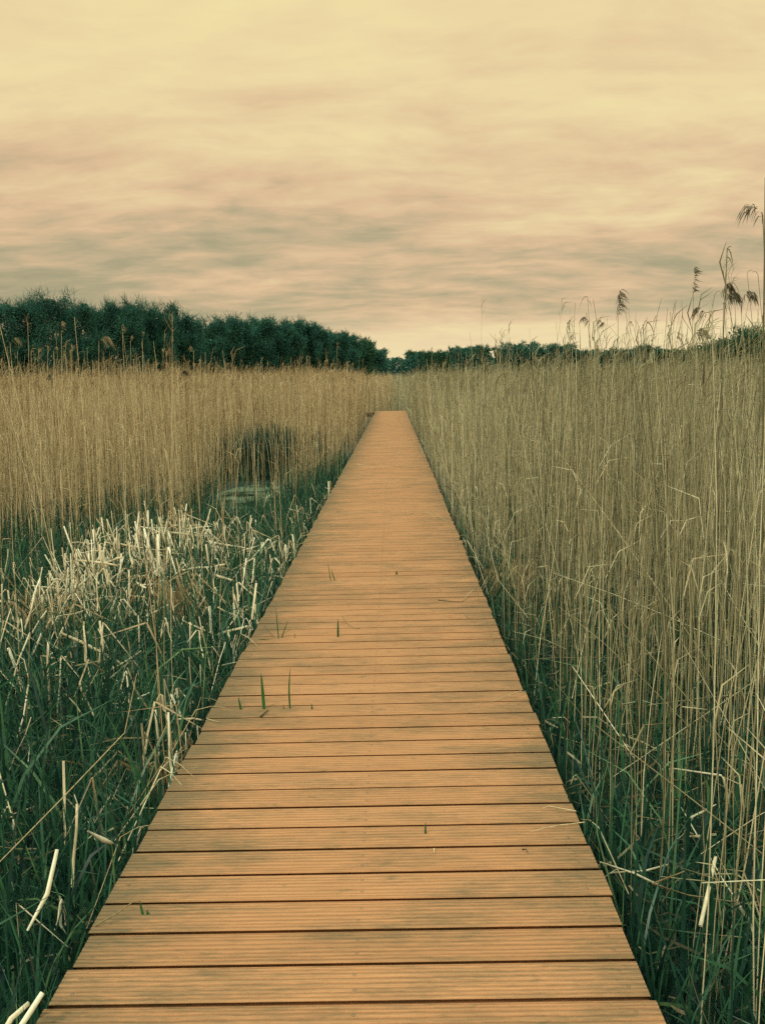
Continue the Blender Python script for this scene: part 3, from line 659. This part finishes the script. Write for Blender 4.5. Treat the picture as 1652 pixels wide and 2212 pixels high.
# ------------------------------------------------------------------ tall single reeds
def reed_plume(g, top, dirx, L, n, droop, tint0, wide=1.0):
    """drooping panicle: n fine sprays along its own axis, nodding towards dirx"""
    r = RNG; u = np.array([dirx, r.normal() * .3, 0]); u = u / max(np.linalg.norm(u), .01)
    f = r.random(n) ** .8
    ax = top + np.outer(f * (1 - droop * .75), [0, 0, 1]) * L + np.outer(np.sin(f * 1.5), u) * L * .42 * droop * wide ** .5 + np.outer(.5 * np.sin(f * 2.4) - .85 * f ** 2.2, [0, 0, 1]) * L * droop * .5
    ax = ax + r.normal(size=(n, 3)) * L * .02
    a = r.random(n) * 6.283; o = .25 + .3 * r.random(n)
    d1 = norm(np.stack([np.cos(a) * o, np.sin(a) * o, np.full(n, 1 - 1.2 * droop)], 1) + u * .5 * droop)
    l = L * (.16 + .26 * r.random(n)) * wide
    d2 = norm(d1 * .35 + u * .15 + np.array([0, 0, -1.0]) * (.3 + droop))
    P = np.stack([ax, ax + d1 * l[:, None] * .25, ax + d1 * l[:, None] * .35 + d2 * l[:, None] * .35, ax + d1 * l[:, None] * .35 + d2 * l[:, None] * .9], 1)
    g.strands(P, (.0012 + .0016 * r.random(n))[:, None] * np.array([[.5, 1, 1.1, .2]]) * (L / .2) ** .5, 2, np.clip(tint0 + r.normal(size=n) * .15, 0, 1))
def tall_reed(top, low, Y, rad, label, plume=None, leaves=(), hook=None, mat=None, tint=.35, ptint=.3, lowY=None):
    """top and low: measured points of the stem; plume = (length, sprays, droop, side, width)"""
    mat = mat or M_REED_G
    T = at(*top, Y); Lw = at(*low, Y)
    d = (Lw - T) / (Lw[2] - T[2]); B = T + d * (GZ - T[2])
    root = empty('reed_stalk', tuple(B)); tag(root, label, 'reed', 'tall single reeds rising above the bed')
    s = np.linspace(0, 1, 8)[:, None]; P = B + (T - B) * s; P[:, 0] += RNG.normal() * .012 * np.sin(s[:, 0] * 3.14); 
    R = rad * (1 - .55 * s[:, 0])
    if hook:
        h = np.array([[.35, .9], [.75, 1.05], [1.0, .7]]) * abs(hook); P = np.concatenate([P, T + np.stack([h[:, 0] * np.sign(hook), h[:, 0] * 0, (h[:, 1]) * .5], 1)]); R = np.concatenate([R, R[-1] * np.array([.9, .7, .35])])
    g = MB(); g.strands(P[None], R[None], 6, np.array([tint])); 
    g.build('stem', mat, root, origin=B)
    tip = P[-1]
    if plume:
        L, n, dr, sd_, wdt = plume; p = MB(); reed_plume(p, tip - np.array([0, 0, .01]), sd_, L, n, dr, ptint, wdt); p.build('plume', M_PLUME, root, origin=B)
    for (f, ln, sd_, up, ww) in leaves:
        b0 = B + (T - B) * f; a = np.array([sd_, .2 * RNG.normal(), 0]); s2 = np.linspace(0, 1, 5)[:, None]
        Q = b0 + a * ln * .55 * s2 + np.array([0, 0, 1]) * ln * (up * s2 - (1.25 * s2 ** 2.2 if up < .8 else .1 * s2))
        lf = MB(); lf.strands(Q[None], ww * np.array([[.7, 1, .9, .6, .08]]), 3, np.array([.25]), flatten=.2); lf.build('leaf', M_PLUME, root, origin=B)
    return root
def c1(x, y): return ((1400 + x / 3.082) / 1.1719, (440 + y / 3.082) / 1.1719)
def c3(x, y): return ((x / 3.059) / 1.1719, (700 + y / 3.059) / 1.1719)
tall_reed(c1(1652, 30), c1(1647, 1200), 3.6, .0055, 'thick dark reed stem at the extreme right, reaching highest of all', tint=.08)
tall_reed(c1(1632, 318), c1(1651, 700), 3.75, .0036, 'highest plumed reed, its feathery head nodding left over a thin stem', (.16, 26, .85, -1, 1.1), tint=.2, ptint=.25)
tall_reed(c1(1354, 585), c1(1311, 1500), 4.4, .0048, 'tall dark reed with a hooked tip and one leaf hanging right', leaves=((.985, .05, 1, .25, .003), (1.0, .09, .7, .15, .003)), hook=.02, tint=.1)
tall_reed(c1(1510, 775), c1(1548, 1200), 5.2, .0030, 'bare reed with a small hook at its tip bending right', hook=.03, tint=.15)
tall_reed(c1(1594, 785), c1(1632, 1230), 5.0, .0030, 'bare reed with its tip bent over to the left', hook=-.03, tint=.15)
tall_reed(c1(1092, 920), c1(1082, 1500), 5.6, .0034, 'straight reed with a narrow upright plume, alone against the sky', (.16, 46, .1, 1, .7), tint=.15, ptint=.22)
tall_reed(c1(1258, 940), c1(1180, 1330), 5.0, .0036, 'arching reed with the biggest dark drooping plume, bowed to the right', (.19, 60, .9, 1, 1.05), hook=.03, tint=.2, ptint=.16)
tall_reed(c1(1325, 1000), c1(1322, 1400), 5.1, .0030, 'reed with a full drooping plume hanging below the biggest one', (.17, 50, .85, .6, 1.05), tint=.2, ptint=.28)
tall_reed(c1(1412, 985), c1(1425, 1300), 5.6, .0030, 'reed with a short ragged plume between two larger drooping ones', (.11, 26, .7, -.6, 1.0), tint=.25, ptint=.22)
tall_reed(c1(1458, 970), c1(1478, 1300), 5.4, .0030, 'reed with a long plume hanging straight down on its right', (.17, 40, .95, 1, 1.05), tint=.25, ptint=.25)
tall_reed(c1(1222, 1095), c1(1190, 1380), 5.5, .0030, 'reed with a fan-shaped plume drooping to the left, below the biggest plume', (.16, 40, .95, -1, 1.0), hook=-.02, tint=.2, ptint=.18)
tall_reed(c1(503, 1085), c1(512, 1500), 6.4, .0034, 'reed with a long double plume of two dark tassels', (.2, 60, .25, .4, 1.0), leaves=((.93, .10, -.3, .3, .004),), tint=.25, ptint=.22)
tall_reed(c1(266, 960), c1(284, 1400), 6.8, .0030, 'thin reed with a wispy broken tip pointing left', leaves=((1.0, .12, -1, .35, .0025), (.99, .05, 1, .2, .002)), tint=.3)
tall_reed(c1(282, 1140), c1(284, 1450), 7.0, .0026, 'reed with a compact dark tassel hanging left of its stem', (.11, 36, .9, -1, 1.2), tint=.3, ptint=.12)
tall_reed(c1(343, 1165), c1(345, 1450), 7.0, .0026, 'reed with a small round tuft, right of the compact dark tassel', (.08, 24, .7, .3, 1.1), tint=.35, ptint=.22)
tall_reed(c1(812, 1085), c1(742, 1420), 6.2, .0036, 'leafy leaning reed with two narrow leaves hanging from its tip', leaves=((1.0, .11, .45, 1, .003), (.99, .10, -.5, .25, .003), (.985, .14, .12, .05, .0035)), tint=.15)
tall_reed(c1(944, 1010), c1(885, 1380), 6.0, .0040, 'leaning bare reed tapering to a sharp point', tint=.25)
tall_reed(c1(728, 1120), c1(734, 1400), 6.3, .0032, 'short reed with a snapped leaf sticking right near its top', leaves=((.985, .11, 1, .1, .004), (.99, .05, -1, .3, .003)), tint=.3)
tall_reed(c1(958, 1310), c1(962, 1480), 6.6, .0026, 'low reed with a slim upright tan plume', (.1, 26, .25, .5, 1.0), tint=.4, ptint=.5)
tall_reed(c1(1090, 1250), c1(1085, 1500), 5.4, .0028, 'reed with a tan plume drooping right above the bed', (.15, 34, .95, 1, 1.1), tint=.35, ptint=.5)
tall_reed(c1(110, 1160), c1(118, 1400), 7.6, .0024, 'thin reed with a tiny forked tuft, far left of the tall ones', (.06, 16, .6, 1, 1.0), tint=.4, ptint=.3)
tall_reed(c1(152, 1290), c1(185, 1460), 7.8, .0024, 'short reed with a dark bud-like tuft on a leaning stem', (.07, 22, .5, -.3, .9), tint=.4, ptint=.15)
tall_reed(c1(205, 1150), c1(212, 1420), 7.8, .0024, 'thin bare reed between two small tufted ones', tint=.45)
tall_reed(c1(325, 1300), c1(330, 1460), 7.4, .0024, 'low reed with a dark tuft directly under the small round one', (.07, 20, .5, -.2, .9), tint=.4, ptint=.12)
tall_reed(c1(425, 1180), c1(560, 1330), 7.2, .0026, 'slanting reed with a ragged tuft nodding left', (.10, 24, .9, -1, 1.2), tint=.4, ptint=.3)
tall_reed(c1(620, 1175), c1(680, 1420), 7.0, .0026, 'leaning thin reed with a small pale tuft', (.07, 18, .6, -.5, 1.0), tint=.5, ptint=.5)
tall_reed(c1(556, 1080), c1(660, 1420), 6.8, .0026, 'bare thin reed slanting across the sky', tint=.5)
tall_reed(c1(1168, 1640), c1(1163, 1800), 4.2, .0050, 'short reed capped by a dark brown sheath, inside the right-hand bed', leaves=((1.0, .12, .03, 1, .0065),), tint=.3)
for (x, y, lx, ly, Y, pl, lab, pt) in [
    (478, 440, 480, 640, 10.5, (.20, 40, .2, .4, .9), 'tallest plumed reed in front of the dark wood', .7),
    (768, 500, 770, 680, 10.0, (.24, 60, .95, .9, 1.4), 'reed with a broad pale plume bowed over like a hand, before the wood', .62),
    (950, 440, 952, 660, 11.0, (.16, 36, .2, .3, 1.0), 'upright reed with a pale pointed plume, right of the bowed one', .68),
    (1012, 500, 1018, 680, 11.5, (.14, 26, .4, .4, 1.0), 'reed with a slim pale plume leaning right, before the wood', .6),
    (1104, 490, 1108, 680, 11.5, (.15, 26, .2, .3, .8), 'reed with a narrow plume before the darkest part of the wood', .5),
    (1335, 510, 1336, 680, 12.0, (.12, 24, .2, .2, .8), 'reed with a small oval plume, rightmost before the taller wood', .6),
    (415, 575, 420, 680, 10.5, (.15, 28, .7, .5, 1.0), 'short reed with a rounded plume before the left of the wood', .55),
    (552, 570, 556, 680, 10.5, (.14, 30, .3, .4, 1.0), 'short reed with a tan plume beside a bare pale stem', .6),
    (80, 510, 84, 690, 10.0, (.24, 40, .9, .8, 1.2), 'reed with a faint drooping plume at the far left', .4),
    (1500, 570, 1505, 700, 12.5, (.17, 34, .7, -.5, 1.2), 'low reed with a bushy plume where the wood dips', .55)]:
    tall_reed(c3(x, y), c3(lx, ly), Y, .0034, lab, (pl[0] * .85, int(pl[1] * .8), *pl[2:]), mat=M_REED, tint=.75, ptint=pt + .3)
tall_reed(c3(578, 315), c3(602, 640), 9.5, .0042, 'bare pale reed leaning before the wood, highest of the bare ones', mat=M_REED, tint=.75)
tall_reed(c3(0, 375), c3(72, 700), 8.5, .0050, 'bare pale reed leaning in from the left edge', mat=M_REED, tint=.65)
tall_reed(c3(1190, 500), c3(1212, 680), 11.5, .0042, 'short bare pale reed before the darkest part of the wood', mat=M_REED, tint=.75)
tall_reed(c3(1390, 800), c3(1390, 880), 9.5, .0040, 'reed with a dark clotted plume below the reed tops on the left', (.22, 46, .6, .4, 1.2), tint=.4, ptint=.0)
tall_reed(c3(368, 812), c3(370, 880), 9.0, .0040, 'reed with a small dark plume sunk among the left reed tops', (.16, 36, .6, .2, 1.0), tint=.4, ptint=.0)

# ------------------------------------------------------------------ trees
def tree(px, ytop, Y, wpx, label, group, leafmat=M_TREE, n=2600, leaf=.42, bare=0.0, name='leafy_tree', cat='tree', trunk_f=.1):
    r = RNG; top = at(px, ytop, Y); x0 = top[0]; h = top[2] - GZ; W = wpx / FPX * Y * .5
    root = empty(name, (x0, Y, GZ)); tag(root, label, cat, group)
    t = MB(); s = np.linspace(0, 1, 7)[:, None]
    P = np.array([0, 0, 0]) + np.concatenate([r.normal(size=(7, 2)) * .012 * h * s, s * h * .94], 1)
    t.strands(P[None], (h * .016 * (1 - .9 * s[:, 0]))[None], 6, np.array([.4]))
    nb = 26; f = .18 + .75 * r.random(nb); a = r.random(nb) * 6.283; L = W * (1.05 - .55 * f) * (.7 + .5 * r.random(nb))
    b0 = np.stack([np.interp(f, s[:, 0], P[:, 0]), np.interp(f, s[:, 0], P[:, 1]), f * h * .94], 1)
    dv = np.stack([np.cos(a), np.sin(a), 1.1 + 1.1 * r.random(nb)], 1)
    e = b0 + dv * L[:, None]; e[:, 2] = np.minimum(e[:, 2], h * (.86 + .13 * r.random(nb)))
    mid = b0 + (e - b0) * .5 + np.array([0, 0, -.05]) * h * .1
    LB = np.stack([b0, mid, e], 1)
    t.strands(LB, (h * .005) * np.array([[1, .6, .15]]), 4, r.random(nb))
    # feathery twigs at the limb ends and the top
    nt_ = 90; j = r.integers(0, nb, nt_); q0 = mid[j] + (e[j] - mid[j]) * r.random((nt_, 1)); dq = norm(np.stack([r.normal(size=nt_) * .5, r.normal(size=nt_) * .5, np.ones(nt_)], 1)) * (h * (.04 + .07 * r.random((nt_, 1))))
    t.strands(np.stack([q0, q0 + dq * .5, q0 + dq], 1), (h * .0022) * np.array([[1, .8, .3]]), 3, r.random(nt_))
    t.build('trunk', M_BARK, root)
    c = MB()
    # leaves gathered in clumps round the limb ends, plus a loose filling
    nc = int(n * (1 - bare)); k = r.integers(0, nb, nc); u = r.random(nc)[:, None] ** .7
    base = b0[k] + (e[k] - b0[k]) * u
    cl_ = r.normal(size=(nc, 3)) * np.array([.13, .13, .17]) * np.maximum(W, .14 * h)
    C1 = base + cl_
    nf = int(n * .55 * (1 - bare)); zz = trunk_f + (.97 - trunk_f) * r.random(nf); rad = W * (1.02 - zz ** 2.6) ** .75 * np.clip(.6 + zz * 1.1, 0, 1) * .95
    aa = r.random(nf) * 6.283; rr_ = np.sqrt(r.random(nf))
    C2 = np.stack([rad * rr_ * np.cos(aa), rad * rr_ * np.sin(aa), zz * h * .96], 1)
    C = np.concatenate([C1, C2]); C = C[(C[:, 2] > .01 * h) & (C[:, 2] < h * (1.0 - .04 * r.random(len(C))))]
    tn = np.clip(.42 + .5 * (vnoise(C[:, 0] + 50, C[:, 2] + x0 + 50, .09 * h, 51) - .5) + r.normal(size=len(C)) * .16, 0, 1)
    c.cards(C, leaf * (.5 + .9 * r.random(len(C))), tn, .1)
    # thin leafy spires along the outline
    ns = 520; k = r.integers(0, nb, ns); q = e[k] + r.normal(size=(ns, 3)) * np.array([.1, .1, .03]) * h * .35; q[:, 2] = np.minimum(q[:, 2], h)
    dq = norm(np.stack([r.normal(size=ns) * .6, r.normal(size=ns) * .6, np.ones(ns)], 1)) * (h * (.04 + .085 * r.random((ns, 1)) ** 1.5))
    c.strands(np.stack([q, q + dq * .5, q + dq], 1), leaf * .13 * np.array([[.6, 1, .2]]), 2, np.clip(.35 + r.normal(size=ns) * .15, 0, 1))
    c.build('crown', leafmat, root)
    return root
WOOD = [(-18, 655, 112, 80), (30, 648, 112, 70), (72, 640, 114, 66), (108, 630, 112, 84), (146, 652, 120, 54), (182, 640, 114, 54), (216, 660, 122, 56), (250, 652, 120, 56),
        (286, 645, 122, 66), (322, 658, 126, 60), (352, 664, 128, 56), (372, 652, 134, 34), (400, 676, 132, 56), (425, 692, 136, 40), (458, 688, 150, 56), (490, 685, 156, 60),
        (528, 684, 160, 64), (566, 684, 164, 64), (600, 694, 168, 50), (632, 690, 172, 60), (664, 694, 176, 54), (696, 704, 180, 54), (726, 718, 186, 54), (752, 724, 196, 50)]
LOOK = ['cut by the left edge of the view', 'flat-topped, beside the one cut by the edge', 'just left of the broadest crown', 'broadest and tallest of the wood', 'low and thin, right of the broadest',
        'narrow and square-topped, right of the low thin one', 'low, behind the narrow square one', 'plain and rounded, left of the twin-topped one', 'twin-topped, in the middle of the taller half', 'rounded, right of the twin-topped one',
        'small-topped, left of the spire', 'thin spire poking above its neighbours', 'sloping, right of the spire', 'lowest, closing the taller half at the notch', 'first right of the notch', 'bushy, second right of the notch',
        'level-topped, where the lower half is highest', 'level-topped, right of the highest of the lower half', 'small, in a dip of the lower half', 'feathery, right of the dip', 'feathery, three before the wood slopes down', 'first on the falling slope', 'halfway down the falling slope', 'at the slope foot beside the light green one']
for (px, yt, Y, wp), lk_ in zip(WOOD, LOOK):
    tree(px, yt, Y, wp * 1.25, 'dark wood tree on the left, ' + lk_, 'trees of the dark wood', n=11500, leaf=.00155 * Y)
tree(782, 734, 205, 62, 'lighter green rounded tree at the right end of the dark wood', 'trees of the dark wood', M_TREE_L, 6000, .4)
FARS = [(806, 752, 260, 40, M_TREE, 0, 'low dark tree at the very end of the wood, right of the light green one'),
        (898, 757, 380, 30, M_TREE_L, .3, 'thin pale tree sticking up from the far treeline, first from the left'),
        (942, 758, 360, 46, M_TREE_L, 0, 'pair-crowned mid green tree in the far treeline, left of the tall dark one'),
        (1002, 748, 340, 42, M_TREE, 0, 'tall dark rounded tree in the far treeline, right of the walk end'),
        (1046, 746, 330, 26, M_TREE_L, .8, 'bare wispy birch right of the tall dark rounded tree'),
        (1082, 748, 330, 24, M_TREE_L, .75, 'second bare birch, narrower, right of the wispy one'),
        (1124, 740, 300, 60, M_TREE, .25, 'broad loose tree in the far treeline with bare twigs on top'),
        (1160, 752, 300, 44, M_TREE, 0, 'low dark tree right of the broad loose one'),
        (1212, 743, 290, 44, M_TREE, .1, 'dome-shaped dark tree in the treeline behind the first tall reeds'),
        (1262, 756, 290, 50, M_TREE, 0, 'low flat tree right of the dome-shaped one'),
        (1312, 758, 280, 48, M_TREE, .1, 'low ragged tree behind the double-plumed reed'),
        (1352, 752, 270, 46, M_TREE, .1, 'medium tree left of the small round black-green one'),
        (1397, 744, 230, 34, M_TREE, 0, 'small round black-green tree between the tall reeds'),
        (1440, 756, 230, 44, M_TREE_L, .2, 'pale loose tree right of the small round one'),
        (1478, 752, 200, 44, M_TREE_L, .1, 'pale green tree at the left foot of the big bush')]
for (px, yt, Y, wp, mt_, ba, lab) in FARS:
    tree(px, yt + 2, Y, wp * 1.75, lab, 'trees of the far treeline', mt_, 4200, .0019 * Y, ba)
for (px, yt, Y, wp, lab) in [(1532, 742, 60, 80, 'low rounded bush sloping up behind the plumed reeds'), (1580, 728, 56, 90, 'big leafy bush in the middle of the clump at the right edge'), (1640, 708, 52, 110, 'biggest leafy bush, cut by the right edge of the view')]:
    tree(px, yt, Y, wp * 1.2, lab, 'bushes at the right edge', M_TREE_L, 6000, .13, 0, 'leafy_bush', 'bush', .3)
def far_wood(name, pts, label, n, mat, leaf):
    """a deep belt of leaves: pts = (measured x, top y, distance)"""
    g = MB(); r = RNG; pts = np.array(pts, float); u = r.random(n)
    px = pts[0, 0] + u * (pts[-1, 0] - pts[0, 0]); yt = np.interp(px, pts[:, 0], pts[:, 1]); Yb = np.interp(px, pts[:, 0], pts[:, 2])
    base = np.array([at(a, b, c) for a, b, c in zip(px, yt, Yb)])
    hh = base[:, 2] - GZ; hh *= .80 + .3 * vnoise(px + 500, Yb * 0, 16, 61)
    dep = r.random(n) * .12 * Yb + .02 * Yb
    C = np.stack([base[:, 0] * (Yb + dep) / Yb, Yb + dep, GZ + hh * r.random(n) ** .8], 1)
    g.cards(C, leaf * Yb * (.7 + .8 * r.random(n)), np.clip(.3 + r.normal(size=n) * .2, 0, 1), .6)
    return tag(g.build(name, mat), label, 'woodland', kind='stuff')
far_wood('woodland', [(-120, 690, 122), (430, 712, 140), (800, 752, 215)], 'dark mass of trees filling the wood on the left', 26000, M_TREE, .0034)
far_wood('woodland', [(785, 757, 330), (860, 766, 350), (1000, 763, 360), (1300, 757, 300), (1500, 757, 240), (1800, 745, 220)], 'low distant belt of trees along the horizon on the right', 40000, M_TREE, .0026)
